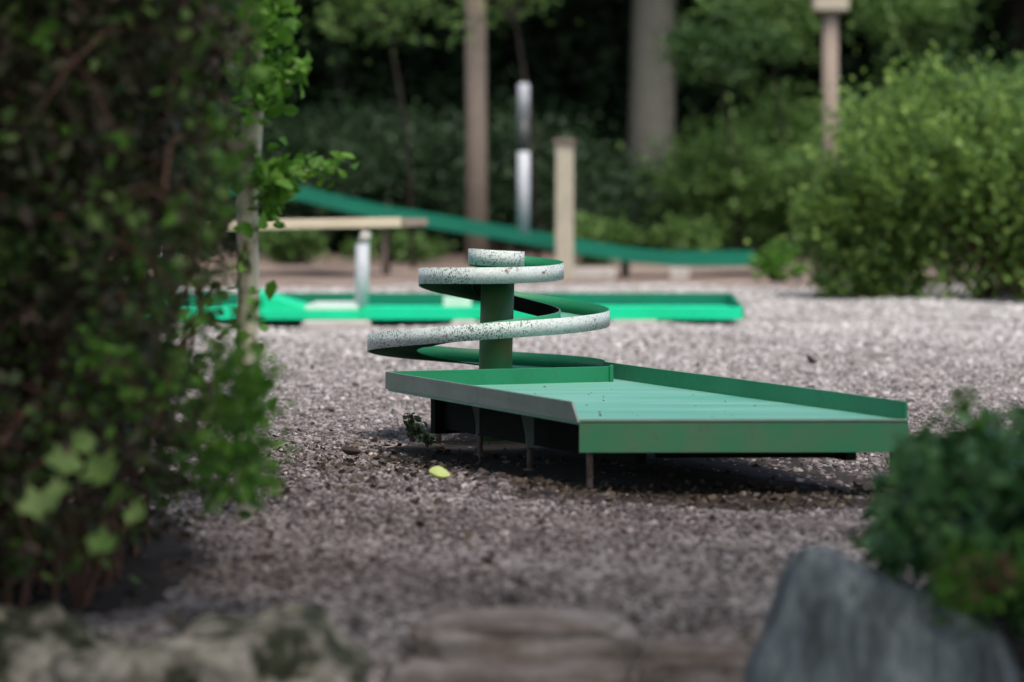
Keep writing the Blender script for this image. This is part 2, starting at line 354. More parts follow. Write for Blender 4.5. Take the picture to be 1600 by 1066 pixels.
# near stones earthier and darker, tree shade put into their colour; paler further in
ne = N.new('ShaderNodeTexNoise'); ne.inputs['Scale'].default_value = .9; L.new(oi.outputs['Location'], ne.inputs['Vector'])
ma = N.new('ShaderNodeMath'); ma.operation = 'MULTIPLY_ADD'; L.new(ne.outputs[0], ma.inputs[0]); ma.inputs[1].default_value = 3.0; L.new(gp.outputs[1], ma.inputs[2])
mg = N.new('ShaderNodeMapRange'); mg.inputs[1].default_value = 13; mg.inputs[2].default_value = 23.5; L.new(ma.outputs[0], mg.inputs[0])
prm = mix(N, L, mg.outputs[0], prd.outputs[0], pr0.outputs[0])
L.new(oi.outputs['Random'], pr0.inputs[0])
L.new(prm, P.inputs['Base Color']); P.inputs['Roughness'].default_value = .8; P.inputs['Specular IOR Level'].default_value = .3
M['pebble'] = m
def gn_scatter(name, P2, sc, zoff, mt, flat=(.55, .9), tri=2, seed=0):
    n = len(P2); z = gh(P2[:, 0], P2[:, 1])+zoff
    me = bpy.data.meshes.new(name); me.vertices.add(n)
    me.vertices.foreach_set('co', np.column_stack([P2, z]).reshape(-1))
    a = me.attributes.new('sc', 'FLOAT_VECTOR', 'POINT')
    s3 = np.column_stack([sc, sc*rng.uniform(.6, 1, n), sc*rng.uniform(*flat, n)]); a.data.foreach_set('vector', s3.reshape(-1).astype(np.float32))
    a = me.attributes.new('rt', 'FLOAT_VECTOR', 'POINT')
    rt = np.column_stack([rng.uniform(-.5, .5, n), rng.uniform(-.5, .5, n), rng.uniform(0, 6.28, n)]); a.data.foreach_set('vector', rt.reshape(-1).astype(np.float32))
    o = link(name, me, mt)
    ng = bpy.data.node_groups.new(name, 'GeometryNodeTree')
    ng.interface.new_socket('Geometry', in_out='INPUT', socket_type='NodeSocketGeometry'); ng.interface.new_socket('Geometry', in_out='OUTPUT', socket_type='NodeSocketGeometry')
    I = ng.nodes.new('NodeGroupInput'); O = ng.nodes.new('NodeGroupOutput'); K = ng.links
    ico = ng.nodes.new('GeometryNodeMeshIcoSphere'); ico.inputs['Radius'].default_value = .5; ico.inputs['Subdivisions'].default_value = tri
    sp_ = ng.nodes.new('GeometryNodeSetPosition'); K.new(ico.outputs[0], sp_.inputs['Geometry'])
    nn = ng.nodes.new('ShaderNodeTexNoise'); nn.inputs['Scale'].default_value = 2.2
    vm = ng.nodes.new('ShaderNodeVectorMath'); vm.operation = 'SUBTRACT'; K.new(nn.outputs['Color'], vm.inputs[0]); vm.inputs[1].default_value = (.5, .5, .5)
    vs = ng.nodes.new('ShaderNodeVectorMath'); vs.operation = 'SCALE'; K.new(vm.outputs[0], vs.inputs[0]); vs.inputs['Scale'].default_value = .9
    K.new(vs.outputs[0], sp_.inputs['Offset'])
    sm = ng.nodes.new('GeometryNodeSetMaterial'); sm.inputs['Material'].default_value = mt; K.new(sp_.outputs[0], sm.inputs[0])
    ip = ng.nodes.new('GeometryNodeInstanceOnPoints'); K.new(I.outputs[0], ip.inputs['Points']); K.new(sm.outputs[0], ip.inputs['Instance'])
    for nm, sock in (('sc', 'Scale'), ('rt', 'Rotation')):
        na = ng.nodes.new('GeometryNodeInputNamedAttribute'); na.data_type = 'FLOAT_VECTOR'; na.inputs['Name'].default_value = nm
        K.new(na.outputs['Attribute'], ip.inputs[sock])
    K.new(ip.outputs[0], O.inputs[0])
    md = o.modifiers.new('scatter', 'NODES'); md.node_group = ng
    return o
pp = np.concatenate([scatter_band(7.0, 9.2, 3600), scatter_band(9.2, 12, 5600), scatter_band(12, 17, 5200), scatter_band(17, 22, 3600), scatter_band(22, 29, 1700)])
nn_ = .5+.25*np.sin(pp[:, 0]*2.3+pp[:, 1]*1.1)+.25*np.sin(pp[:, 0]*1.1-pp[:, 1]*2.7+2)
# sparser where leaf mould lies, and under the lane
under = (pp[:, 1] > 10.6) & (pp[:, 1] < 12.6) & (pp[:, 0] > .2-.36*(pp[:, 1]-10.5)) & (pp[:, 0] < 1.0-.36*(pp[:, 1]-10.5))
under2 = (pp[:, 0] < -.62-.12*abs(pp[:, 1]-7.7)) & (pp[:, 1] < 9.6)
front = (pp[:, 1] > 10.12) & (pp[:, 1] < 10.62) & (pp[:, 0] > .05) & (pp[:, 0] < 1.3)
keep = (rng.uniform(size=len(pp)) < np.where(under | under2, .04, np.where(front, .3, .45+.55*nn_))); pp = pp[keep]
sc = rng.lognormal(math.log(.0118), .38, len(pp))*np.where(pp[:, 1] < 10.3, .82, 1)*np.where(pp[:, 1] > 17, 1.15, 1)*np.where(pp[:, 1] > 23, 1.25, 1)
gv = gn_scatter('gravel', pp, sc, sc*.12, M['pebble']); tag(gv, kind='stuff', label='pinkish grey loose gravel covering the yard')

def ground_leaves(name, xy, size, m, tint=None, up=1.2):
    xy = np.asarray(xy); z = gh(xy[:, 0], xy[:, 1])+.012
    return leaf_mesh(name, np.column_stack([xy, z]), size, m, up=up, aspect=.6, tint=tint, droop=-.25)
lx = np.concatenate([
    np.column_stack([rng.uniform(.0, 1.5, 900), rng.normal(10.45, .22, 900)]),
    np.column_stack([rng.normal(-.35, .35, 500), rng.normal(11.6, .45, 500)]),
    np.column_stack([rng.normal(-.9, .45, 900), rng.uniform(7.2, 11, 900)]),
    np.column_stack([rng.uniform(-2.5, 2.5, 600), rng.uniform(7, 20, 600)])])
lt = ground_leaves('leaf_litter', lx, rng.uniform(.011, .030, len(lx)), M['lf_dead']); tag(lt, kind='stuff', label='small brown leaf litter strewn over the gravel')

# ------------------------------------------------------------------ the spiral lane
DZ = .2
A = (.183, 10.45); B = (1.077, 10.47); Cc = (.305, 12.65); D = (-.395, 12.05); E = (.315, 12.37)
lane = empty('spiral_minigolf_lane', (.35, 11.5, 0), 'green raised minigolf lane with a white chipped spiral ramp round a post', 'minigolf lane')
LEN = math.hypot(Cc[0]-B[0], Cc[1]-B[1])
mb = MB(); mb.prism([A, B, (.33, 12.6), (.10, 12.95), (-.1, 12.96), (.29, 12.40), (D[0]+.01, D[1])][:3]+[(.2, 12.84), (.05, 12.9), (.02, 12.55), (.29, 12.39), (D[0]+.005, D[1]+.005)], DZ-.012, DZ)
mb.build('deck_plate', M['deck'], lane)
# rails are folded sheet: slightly bowed, rounded top lips
def rail(name, pts, z0, z1, m, th=.006, lip=0):
    b = MB()
    for i in range(len(pts)-1):
        b.bar(pts[i], pts[i+1], th, z0, z1)
    o = b.build(name, m, lane, .0012); return o
mb = MB(); pl = [B, (.93, 10.9), (.68, 11.58), (.45, 12.22), Cc]; rt_ = [.050, .050, .052, .051, .051]
for i in range(4): mb.bar(pl[i], pl[i+1], .007, DZ-.01, DZ+rt_[i], DZ-.01, DZ+rt_[i+1])
mb.build('side_rail', M['green'], lane)
mb = MB(); n0 = (A[0]-.018, A[1]+.03)
dx, dy = D[0]-n0[0], D[1]-n0[1]
mb.bar(n0, D, .007, DZ-.004, DZ+.050)
o = mb.build('side_rail', M['grey_green'], lane, .0012)
# slanted cut at its near end
for vtx in o.data.vertices:
    if vtx.co.y < 10.6 and vtx.co.z < DZ+.01: vtx.co.x += .018; vtx.co.y -= .045
# green inner face of the left rail
mb = MB(); off = .0065; l = math.hypot(dx, dy); nxx, nyy = -dy/l, dx/l
s_ = -1 if nxx < 0 else 1
mb.bar((n0[0]+s_*nxx*off+dx*.02, n0[1]+s_*nyy*off+dy*.02), (D[0]+s_*nxx*off, D[1]+s_*nyy*off), .004, DZ+.001, DZ+.047)
mb.build('inner_strip', M['green'], lane)
mb = MB(); mb.bar((D[0], D[1]+.004), E, .007, DZ-.004, DZ+.050); mb.box((E[0]+.006, E[1]-.002, DZ+.024), (.006, .008, .03))
mb.build('end_board', M['green'], lane, .0012)
mb = MB(); mb.bar((A[0], A[1]-.006), (B[0]+.003, B[1]-.006), .006, DZ-.088, DZ-.004)
mb.build('front_skirt', M['green_dull'], lane, .001)
mb = MB(); mb.bar((A[0]-.001, A[1]-.004), (B[0]+.004, B[1]-.004), .014, DZ-.0035, DZ+.003)
mb.build('front_lip', M['grey_green'], lane, .001)
mb = MB(); mb.bar((B[0]-.006, B[1]+.004), (B[0]+.006, B[1]+.03), .006, DZ-.088, DZ-.012); mb.bar((B[0], B[1]+.02), (Cc[0], Cc[1]), .006, DZ-.06, DZ-.012)
mb.build('side_skirt', M['green_dull'], lane)
# inset under-frame
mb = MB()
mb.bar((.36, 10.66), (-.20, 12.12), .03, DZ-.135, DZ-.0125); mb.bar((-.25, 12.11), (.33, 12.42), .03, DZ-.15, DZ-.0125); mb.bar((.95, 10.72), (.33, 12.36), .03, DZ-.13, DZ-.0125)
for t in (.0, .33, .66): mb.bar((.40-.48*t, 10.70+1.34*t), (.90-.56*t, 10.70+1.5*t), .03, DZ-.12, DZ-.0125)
mb.build('under_frame', M['shade_black'], lane)
legs = [(920, 770), (828, 737), (750, 713), (685, 698), (1400, 742)]
for k, (px, py) in enumerate(legs):
    Yl = 5280/(py-267); p = at(px, py, Yl)
    if k == 0: p = Vector((.213, 10.50, 0))
    if k == 4: p = Vector((1.045, 10.52, 0))
    mb = MB(); mb.tube([(p.x, p.y, -.05), (p.x, p.y, DZ-.014)], .0095, 10); mb.tube([(p.x, p.y, -.01), (p.x, p.y, .008)], .02, 10)
    mb.build('leg', M['rust'], lane)
    if k in (1, 2, 3):
        mb = MB(); a = mb.add([(p.x-.030, p.y-.02, DZ-.014), (p.x+.012, p.y-.02, DZ-.014), (p.x+.012, p.y-.02, DZ-.13), (p.x-.006, p.y-.02, DZ-.13),
                               (p.x-.030, p.y-.012, DZ-.014), (p.x+.012, p.y-.012, DZ-.014), (p.x+.012, p.y-.012, DZ-.13), (p.x-.006, p.y-.012, DZ-.13)])
        for q in ((0, 1, 2, 3), (7, 6, 5, 4), (0, 4, 5, 1), (1, 5, 6, 2), (2, 6, 7, 3), (3, 7, 4, 0)): mb.face([a+i for i in q])
        mb.tube([(p.x, p.y, DZ-.135), (p.x, p.y, DZ-.014)], .0135, 10)
        mb.build('leg_bracket', M['grey_green'], lane)
gp_ = []
while len(gp_) < 22:
    t = random.random(); u = random.random()
    x = (A[0]+(B[0]-A[0])*u)*(1-t)+(-.05+.33*u)*t; y = 10.5+t*1.75
    gp_.append((x, y, DZ+.004))
tag(leaf_mesh('deck_grit', gp_, .009, M['lf_dead'], up=2.5), kind='stuff', label='tiny bits of leaf and grit lying on the turquoise deck')
# spiral
CX, CY = -.047, 12.65
TH = [0, 45, 90, 135, 180, 225, 270, 315, 360, 405, 450, 495, 540, 585, 630, 675, 720, 765, 810, 855, 900, 945, 990, 1072]
RR = [.352, .385, .415, .43, .428, .405, .385, .375, .366, .345, .315, .285, .258, .245, .238, .226, .214, .190, .155, .118, .092, .088, .088, .088]
ZZ = [.051, .056, .068, .098, .138, .170, .196, .212, .226, .248, .282, .325, .358, .366, .368, .372, .381, .392, .405, .416, .424, .424, .420, .414]
def sm_interp(t, xs_, ys_):
    xs_ = np.array(xs_, float); ys_ = np.array(ys_, float); mm = np.gradient(ys_, xs_)
    i = np.clip(np.searchsorted(xs_, t)-1, 0, len(xs_)-2); h = xs_[i+1]-xs_[i]; u = (t-xs_[i])/h
    return ((1+2*u)*(1-u)**2)*ys_[i]+u*(1-u)**2*h*mm[i]+(u*u*(3-2*u))*ys_[i+1]+u*u*(u-1)*h*mm[i+1]
def outer(t): return sm_interp(t, TH, RR), sm_interp(t, TH, ZZ)
def inner_r(t):
    r2 = sm_interp(np.minimum(t+360, 1072), TH, RR) if np.isscalar(t) else sm_interp(np.minimum(t+360, 1072), TH, RR)
    return np.where(t+360 > 900, np.minimum(r2, .088), r2-.010)
def band(name, t0, t1, rf, zf, hgt, th, mats, step=4, parent=lane):
    """helical upright strip: faces outwards slot 0, inwards slot 1, edges slot 2"""
    ts = np.arange(t0, t1+.01, step); b = MB(); rows = []
    for t in ts:
        r, z = float(rf(t)), float(zf(t)); a = math.radians(t); ca, sa = math.cos(a), math.sin(a)
        rows.append(b.add([(CX+(r+q)*ca, CY+(r+q)*sa, DZ+z+dz) for q, dz in ((th/2, -hgt), (th/2, 0), (-th/2, 0), (-th/2, -hgt))]))
    for i in range(len(rows)-1):
        p, q = rows[i], rows[i+1]
        b.face((p, q, q+1, p+1), 0, True); b.face((p+1, q+1, q+2, p+2), 2); b.face((p+2, q+2, q+3, p+3), 1, True); b.face((p+3, q+3, q, p), 2)
    b.face([rows[0]+k for k in range(4)], 2); b.face([rows[-1]+3-k for k in range(4)], 2)
    return b.build(name, mats, parent)
band('spiral_outer_wall', 0, 1068, lambda t: outer(t)[0], lambda t: outer(t)[1], .053, .005, [M['white'], M['green'], M['green']])
band('spiral_inner_wall', 200, 700, inner_r, lambda t: outer(t)[1]-.002, .047, .004, [M['green'], M['shade_black'], M['grey_green']])  # inward face near-black: shade on the post side painted in
b = MB(); rows = []
for t in np.arange(4, 1040, 4):
    r, z = outer(t); ri = max(.05, float(inner_r(t))) if t > 200 else float(r)-.16
    r = float(r)-.003; ri = min(ri, r-.01); a = math.radians(t); zz = DZ+float(z)-.046
    if t < 60: zz = max(zz, DZ+.003)
    rows.append(b.add([(CX+r*math.cos(a), CY+r*math.sin(a), zz), (CX+ri*math.cos(a), CY+ri*math.sin(a), zz),
                       (CX+ri*math.cos(a), CY+ri*math.sin(a), zz-.005), (CX+r*math.cos(a), CY+r*math.sin(a), zz-.005)]))
for i in range(len(rows)-1):
    p, q = rows[i], rows[i+1]
    b.face((p, p+1, q+1, q), 0, True); b.face((p+2, p+3, q+3, q+2), 1, True); b.face((p+1, p+2, q+2, q+1), 1); b.face((p, q, q+3, p+3), 1)
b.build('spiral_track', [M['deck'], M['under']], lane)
mb = MB(); mb.tube([(CX-.012, CY, -.05), (CX-.006, CY, .3), (CX+.002, CY, DZ+.375)], .055, 28); mb.build('centre_post', M['post'], lane)
mb = MB(); mb.tube([(CX, CY, DZ+.365), (CX, CY, DZ+.378)], .083, 28); mb.build('cup_floor', M['green'], lane)

# ------------------------------------------------------------------ emerald lane behind
Yn, Yf = 21.8, 23.0
l2 = empty('emerald_minigolf_lane', (-.4, 22.4, 0), 'bright emerald green low minigolf lane lying across the yard behind the spiral', 'minigolf lane')
def px(x, Y): return (x-800)/FPX*Y
xl, xr = px(150, Yn), px(1160, Yn)
mb = MB(); mb.prism([(xl, Yn+.012), (xr-.012, Yn+.012), (xr-.012, Yf-.02), (xl, Yf-.02)], .055, .075); mb.build('lane_plate', M['emerald'], l2)
mb = MB(); mb.bar((px(565, Yn), Yn), (xr, Yn), .02, .035, .108); mb.build('side_rail', M['emerald'], l2, .003)
mb = MB(); mb.bar((xl, Yn), (px(565, Yn)-.003, Yn), .02, .035, .092); mb.build('side_rail', M['emerald'], l2, .003)
mb = MB(); mb.bar((xl, Yf), (xr, Yf), .02, .05, .150); mb.build('side_rail', M['teal'], l2, .003)
mb = MB(); mb.bar((xr, Yn+.012), (xr, Yf-.012), .02, .035, .108, .05, .150); mb.build('end_rail', M['teal'], l2, .003)
x0, x1 = px(398, 21.9), px(478, 21.9)
mb = MB(); a = mb.add([(x0, 21.84, .078), (x1, 21.84, .078), (x1, 22.5, .078), (x0, 22.5, .078), (x0, 21.84, .20), (x1, 21.84, .10), (x1, 22.5, .10), (x0, 22.5, .19)])
for q in ((3, 2, 1, 0), (4, 5, 6, 7), (0, 1, 5, 4), (1, 2, 6, 5), (2, 3, 7, 6), (3, 0, 4, 7)): mb.face([a+i for i in q])
mb.build('deflector_wedge', M['emerald'], l2, .006)
mb = MB(); mb.prism([(px(478, 22), 21.86), (px(560, 22), 21.86), (px(560, 22), 22.6), (px(485, 22), 22.6)], .078, .112); mb.build('pale_panel', M['pale'], l2, .004)
mb = MB(); mb.bar((px(690, 22), 22.5), (px(735, 22), 22.5), .03, .076, .145); mb.build('pale_panel', M['pale'], l2, .004)
for (a_, b_, y_, z_) in ((470, 580, 21.55, .05), (705, 745, 21.72, .05), (955, 1030, 21.72, .055)):
    mb = MB(); mb.prism([(px(a_, y_), y_), (px(b_, y_), y_+.03), (px(b_-6, y_), y_+.24), (px(a_+4, y_), y_+.22)], -.05, min(z_, .034)); mb.build('footing_block', M['concrete'], l2, .012)
# stone blocks in front
# timber beam on white legs
bm_ = empty('timber_crossbar', (px(565, 22), 22.05, 0), 'horizontal timber beam on a white post above the emerald lane', 'barrier')
p0, p1 = at(235, 353, 22.05), at(627, 347, 22.05)
mb = MB(); mb.bar((p0.x, 22.05), (p1.x, 22.05), .07, p0.z-.03, p0.z+.022, p1.z-.03, p1.z+.026); mb.build('beam', M['beam'], bm_, .004)
p2 = at(668, 348, 22.05); mb = MB(); mb.bar((p1.x+.003, 22.05), (p2.x, 22.05), .06, p1.z-.03, p1.z+.022, p2.z-.018, p2.z+.022); mb.build('beam_end', M['wood'], bm_, .004)
for xx_ in (565, 262):
    q = at(xx_, 485, 22.05); mb = MB(); mb.tube([(q.x, 22.05, .078), (q.x+.006, 22.05, .46)], .040, 16); mb.build('post', M['whitepost'], bm_)
    mb = MB(); mb.tube([(q.x+.006, 22.05, .46), (q.x+.03, 22.05, p0.z-.031)], .032, 14); mb.build('bracket', M['concrete'], bm_)

# ------------------------------------------------------------------ far ramp lane
l3 = empty('ramp_minigolf_lane', (.3, 32, 0), 'long dark teal ramp lane sloping down from the left at the wood edge', 'minigolf lane')
tops = [(330, 283), (400, 289), (470, 297), (520, 310), (600, 328), (700, 344), (800, 361), (900, 380), (980, 393), (1050, 400), (1110, 400), (1190, 399)]
PT = [at(a, b_, 31.6) for a, b_ in tops]
def strip(name, y, th, up_, dn, m):
    mb = MB(); rows = []
    for p in PT: rows.append(mb.add([(p.x, y-th/2, p.z+up_), (p.x, y+th/2, p.z+up_), (p.x, y+th/2, p.z-dn), (p.x, y-th/2, p.z-dn)]))
    for i in range(len(rows)-1):
        a, b2 = rows[i], rows[i+1]
        for k in range(4): mb.face((a+k, a+(k+1) % 4, b2+(k+1) % 4, b2+k))
    mb.face([rows[0]+3-k for k in range(4)]); mb.face([rows[-1]+k for k in range(4)])
    return mb.build(name, m, l3)
strip('side_rail', 31.6, .03, 0, .085, M['teal']); strip('side_rail', 32.6, .03, .02, .10, M['teal']); strip('ramp_plate', 32.1, .965, -.055, .075, M['teal'])
mb = MB()
for q in (620, 800, 960): 
    p = min(PT, key=lambda v: abs(v.x-px(q, 31.6))); mb = MB(); mb.tube([(p.x, 31.75, -.05), (p.x, 31.75, p.z-.09)], .025, 10); mb.build('leg', M['rust'], l3); mb = MB(); mb.tube([(p.x, 32.5, -.05), (p.x, 32.5, p.z-.09)], .025, 10); mb.build('leg', M['rust'], l3)
q = at(1062, 428, 31.4); mb = MB(); mb.box((q.x, 31.5, .03), (.08, .07, .05)); mb.build('footing_block', M['concrete'], l3, .01)

# striped pole on the ramp
p = at(818, 371, 31.9); ptop = at(818, 130, 31.9)
sp_ = empty('striped_marker_pole', (p.x, 31.9, p.z), 'white marker pole with one black band standing on the teal ramp', 'pole')
zb = [p.z, at(818, 237, 31.9).z, at(818, 187, 31.9).z, ptop.z]
mb = MB(); mb.tube([(p.x, 31.9, zb[0]), (p.x, 31.9, zb[1])], .052, 18); mb.build('white_section', M['whitepost'], sp_)
mb = MB(); mb.tube([(p.x, 31.9, zb[1]), (p.x, 31.9, zb[2])], .050, 18); mb.build('black_band', M['black'], sp_)
mb = MB(); mb.tube([(p.x, 31.9, zb[2]), (p.x, 31.9, zb[3]-.02), (p.x, 31.9, zb[3])], [.050, .050, .035], 18); mb.build('white_section', M['whitepost'], sp_)
# wooden posts
q = at(882, 432, 31.0)
pb = empty('short_wooden_post', (q.x, 31.0, 0), 'short pale wooden post with a brown cap in front of the teal ramp', 'post')
mb = MB(); mb.box((q.x, 31.0, .54), (.073, .073, .56)); mb.build('shaft', M['woodpale'], pb, .008)
zt = at(880, 218, 31).z; mb = MB(); mb.box((q.x, 31.0, 1.115), (.095, .095, .018)); mb.build('cap', M['rust'], pb, .004)
q2 = at(915, 425, 31.2); pbk = MB(); pbk.box((q2.x+.05, 31.35, .035), (.19, .14, .05)); o = pbk.build('concrete_slab', M['concrete'], None, .015)
tag(o, 'low pale concrete slab at the foot of the short wooden post', 'slab')
q = at(744, 400, 36.5)
pa = empty('tall_wooden_post', (q.x, 36.5, 0), 'tall brown wooden post rising out of frame left of the striped pole', 'post')
mb = MB(); mb.tube([(q.x+.01, 36.5, -.1), (q.x, 36.5, 1.5), (q.x-.01, 36.5, 3.6)], [.105, .10, .095], 16); mb.build('shaft', M['wood'], pa)
q = at(1296, 260, 36)
lp = empty('lamp_post', (q.x, 36, 0), 'slim brown lamp post with boxy pale head rising above the lime bush', 'lamp post')
mb = MB(); mb.tube([(q.x+.02, 36, -.1), (q.x, 36, 2.38)], .075, 14); mb.build('pole', M['wood'], lp)
mb = MB(); z1 = at(1295, 18, 36).z; mb.box((q.x, 36, z1+.14), (.165, .165, .14)); mb.build('lamp_head', M['woodpale'], lp, .02)
mb = MB(); mb.box((q.x, 36, z1+.30), (.20, .20, .018)); mb.build('lamp_roof', M['wood'], lp, .005)

# ------------------------------------------------------------------ rocks
def rock(name, c, r, seed, m, label, spike=None, rough=.22, cat='rock', sub=5, ex=.75):
    import bmesh
    bm = bmesh.new(); bmesh.ops.create_icosphere(bm, subdivisions=sub, radius=1)
    from mathutils import noise as mn
    for vtx in bm.verts:
        d_ = vtx.co.normalized(); n1 = mn.noise(d_*1.3+Vector((seed, 0, 0))); n2 = mn.noise(d_*3.1+Vector((0, seed, 0))); n3 = mn.fractal(d_*7+Vector((seed,)*3), .9, 2, 4)
        k = 1+rough*n1*1.4+rough*.6*n2+rough*.25*n3
        q = Vector((abs(d_.x)**ex*math.copysign(1, d_.x), abs(d_.y)**ex*math.copysign(1, d_.y), abs(d_.z)**ex*math.copysign(1, d_.z)))*k
        vtx.co = Vector((q.x*r[0], q.y*r[1], q.z*r[2]))
        if spike: spike(vtx.co)
    me = bpy.data.meshes.new(name); bm.to_mesh(me); bm.free()
    for f in me.polygons: f.use_smooth = True
    o = link(name, me, M[m]); o.location = c; tag(o, label, cat); return o
rock('mossy_boulder', (-.545, 7.2, -.215), (.325, .30, .245), 3.0, 'moss_stone', 'broad pale boulder with dark moss patches at the bottom left')
rock('small_boulder', (-.93, 7.3, -.17), (.17, .20, .19), 8.0, 'moss_stone', 'smaller dull boulder partly under the hedge, left of the mossy one')
def slab(name, c, h, rot, seed, m, label):
    o = rock(name, c, (h[0], h[1], h[2]), seed, m, label, None, .10, 'stone', 5, .42); o.rotation_euler = (0, 0, rot); return o
slab('flat_stone', (.02, 7.42, -.035), (.21, .18, .06), .06, 2, 'brown_stone', 'flat grey topped edging stone at bottom centre')
slab('flat_stone', (.0, 7.22, -.13), (.25, .16, .085), -.04, 5, 'brown_stone', 'long brown edging stone one step lower, at the very bottom centre')
slab('flat_stone', (.36, 7.35, -.10), (.11, .14, .08), -.2, 9, 'brown_stone', 'small brown stone beside the slate rock')
def sp1(co):
    f = np.interp(co.x, [-.33, -.24, -.16, -.075, .0, .10, .25, .38], [.40, .70, .95, 1.0, .93, .84, .76, .7])
    if co.z > 0: co.z *= f
    co.y += .12*co.z
rock('slate_rock', (.67, 6.95, -.235), (.262, .25, .425), 12.0, 'slate', 'blue grey slate rock with white streaks at the bottom right', sp1, .10, ex=.6)

# ------------------------------------------------------------------ small things on the gravel
def single_leaf(name, p, size, m, label, cat='leaf', curl=.35, rot=0, nseg=8, parent=None, lobes=0, tilt=(0, 0), tint=.5):
    """one leaf blade with curl; lobed when lobes > 0"""
    b = MB(); cols = []
    for i in range(nseg+1):
        u = i/nseg; wd = math.sin(math.pi*min(1, u*.97+.03))**.8*.42
        if lobes: wd *= 1+.45*math.cos(u*math.pi*2*lobes)
        x = (u-.5); zc = curl*(x*x)*1.2
        cols.append(b.add([(x*size, s2*wd*size, (zc+abs(s2)**2*curl*wd)*size) for s2 in (-1, -.5, 0, .5, 1)]))
    for i in range(nseg):
        for k in range(4): b.face((cols[i]+k, cols[i+1]+k, cols[i+1]+k+1, cols[i]+k+1), 0, True)
    o = b.build(name, M[m], None); a_ = o.data.attributes.new('tint', 'FLOAT', 'POINT'); a_.data.foreach_set('value', [tint]*len(o.data.vertices))
    sd = o.modifiers.new('thick', 'SOLIDIFY'); sd.thickness = .0012
    o.location = p; o.rotation_euler = (tilt[0], tilt[1], rot)
    if parent: o.parent = parent; o.matrix_parent_inverse.translation = -parent.location
    elif label: tag(o, label, cat)
    return o
q = at(685, 765, 10.7); single_leaf('fallen_leaf', (q.x, 10.7, .022), .062, 'lf_yellow', 'curled yellow fallen leaf on the gravel in front of the lane', curl=.9, rot=.3, tilt=(.5, .15))
q = at(548, 722, 11.6); single_leaf('fallen_leaf', (q.x, 11.6, .02), .07, 'lf_dead', 'dark brown curled leaf on the gravel left of the yellow leaf', curl=.7, rot=.6, tilt=(.2, .1), tint=.1)
q = at(497, 627, 14.67); single_leaf('fallen_leaf', (q.x, 14.6, .02), .05, 'whitepost', 'small white scrap lying on the gravel left of the spiral', curl=.3, rot=.1, tint=.9)
q = at(1265, 580, 16.9); single_leaf('fallen_leaf', (q.x, 16.9, .035), .07, 'lf_dead', 'dark leaf on the pale gravel behind the right rail', curl=.8, rot=1.1, tilt=(.6, 0), tint=0.)
def weed(name, x, y, h, n, label, m='lf_mid', leaf=.02):
    r = empty(name, (x, y, 0), label, 'weed'); b = MB(); pts = []
    for i in range(n):
        a = random.uniform(0, 6.28); q = random.uniform(.1, .6)*h; t = (x+q*math.cos(a), y+q*math.sin(a), h*random.uniform(.5, 1))
        b.tube([(x, y, 0), ((x+t[0])/2, (y+t[1])/2, t[2]*.65), t], [.0015, .0012, .0008], 4, caps=False)
        for k in range(7): u = .35+.65*k/6; pts.append((x+(t[0]-x)*u+random.gauss(0, .008), y+(t[1]-y)*u+random.gauss(0, .008), t[2]*u+random.gauss(0, .004)))
    b.build('stem', M['twig'], r); leaf_mesh('foliage', pts, leaf, M[m], r); return r
q = at(648, 655, 12.3); weed('weed', -.33, 12.45, .10, 9, 'little dark weed growing beside the back left corner of the spiral lane', 'lf_dark', .026)
weed('weed', -.27, 12.2, .05, 6, 'tiny weed under the left rail of the spiral lane', 'lf_mid', .02)

# ------------------------------------------------------------------ right foreground plant
root = empty('trailing_shrub', (.95, 7.4, 0), 'low blue green shrub spilling over the slate rock at the right edge', 'shrub')
pts = []; mb = MB()
cl = []
while len(cl) < 330:
    pxx, pyy, Yd = random.uniform(1312, 1750), random.uniform(640, 990), random.uniform(6.8, 7.9)
    top = 900-(pxx-1330)*1.8 if pxx < 1460 else 680-20*math.sin(pxx/35)
    bot = 850+(pxx-1330)*.35 if pxx < 1600 else 1000
    if pyy < top or pyy > bot: continue
    cl.append(at(pxx, pyy, Yd))
for c in cl: pts += [tuple(np.array(c)+rng.normal(0, .022, 3)) for _ in range(15)]
leaf_mesh('foliage', pts, .042, M['lf_blue'], root, up=.6)
for k in range(50):
    c = cl[k]; mb.tube([(.97, 7.5, 0), (.5*(.97+c.x), .5*(7.5+c.y), c.z*.8), c], [.006, .004, .001], 5, caps=False)
mb.build('stem', M['twig'], root)
pts = []
for k in range(60):
    c = at(random.uniform(1450, 1640), random.uniform(850, 960), random.uniform(6.65, 6.9)); pts += [tuple(np.array(c)+rng.normal(0, .015, 3)) for _ in range(7)]
leaf_mesh('low_foliage', pts, .024, M['lf_vivid'], root)
pts = [tuple(np.array(at(random.gauss(1545, 40), random.gauss(895, 18), 6.62))+rng.normal(0, .01, 3)) for _ in range(36)]
leaf_mesh('reddish_foliage', pts, .024, M['lf_red'], root)
# upright sprig
sg = []; b = MB(); p0, p1 = at(1512, 760, 7.3), at(1508, 606, 7.3); b.tube([p0, p1], [.003, .001], 5)
for i in range(130): u = random.random(); c = p0.lerp(p1, u); s2 = .042*(1-u)+.010; sg.append((c.x+random.gauss(0, s2), c.y+random.gauss(0, s2), c.z))
p0, p1 = at(1490, 640, 7.3), at(1490, 560, 7.3)
b.build('sprig_stem', M['twig'], root); leaf_mesh('sprig', sg, .03, M['lf_vivid'], root)['kind'] = 'stuff'
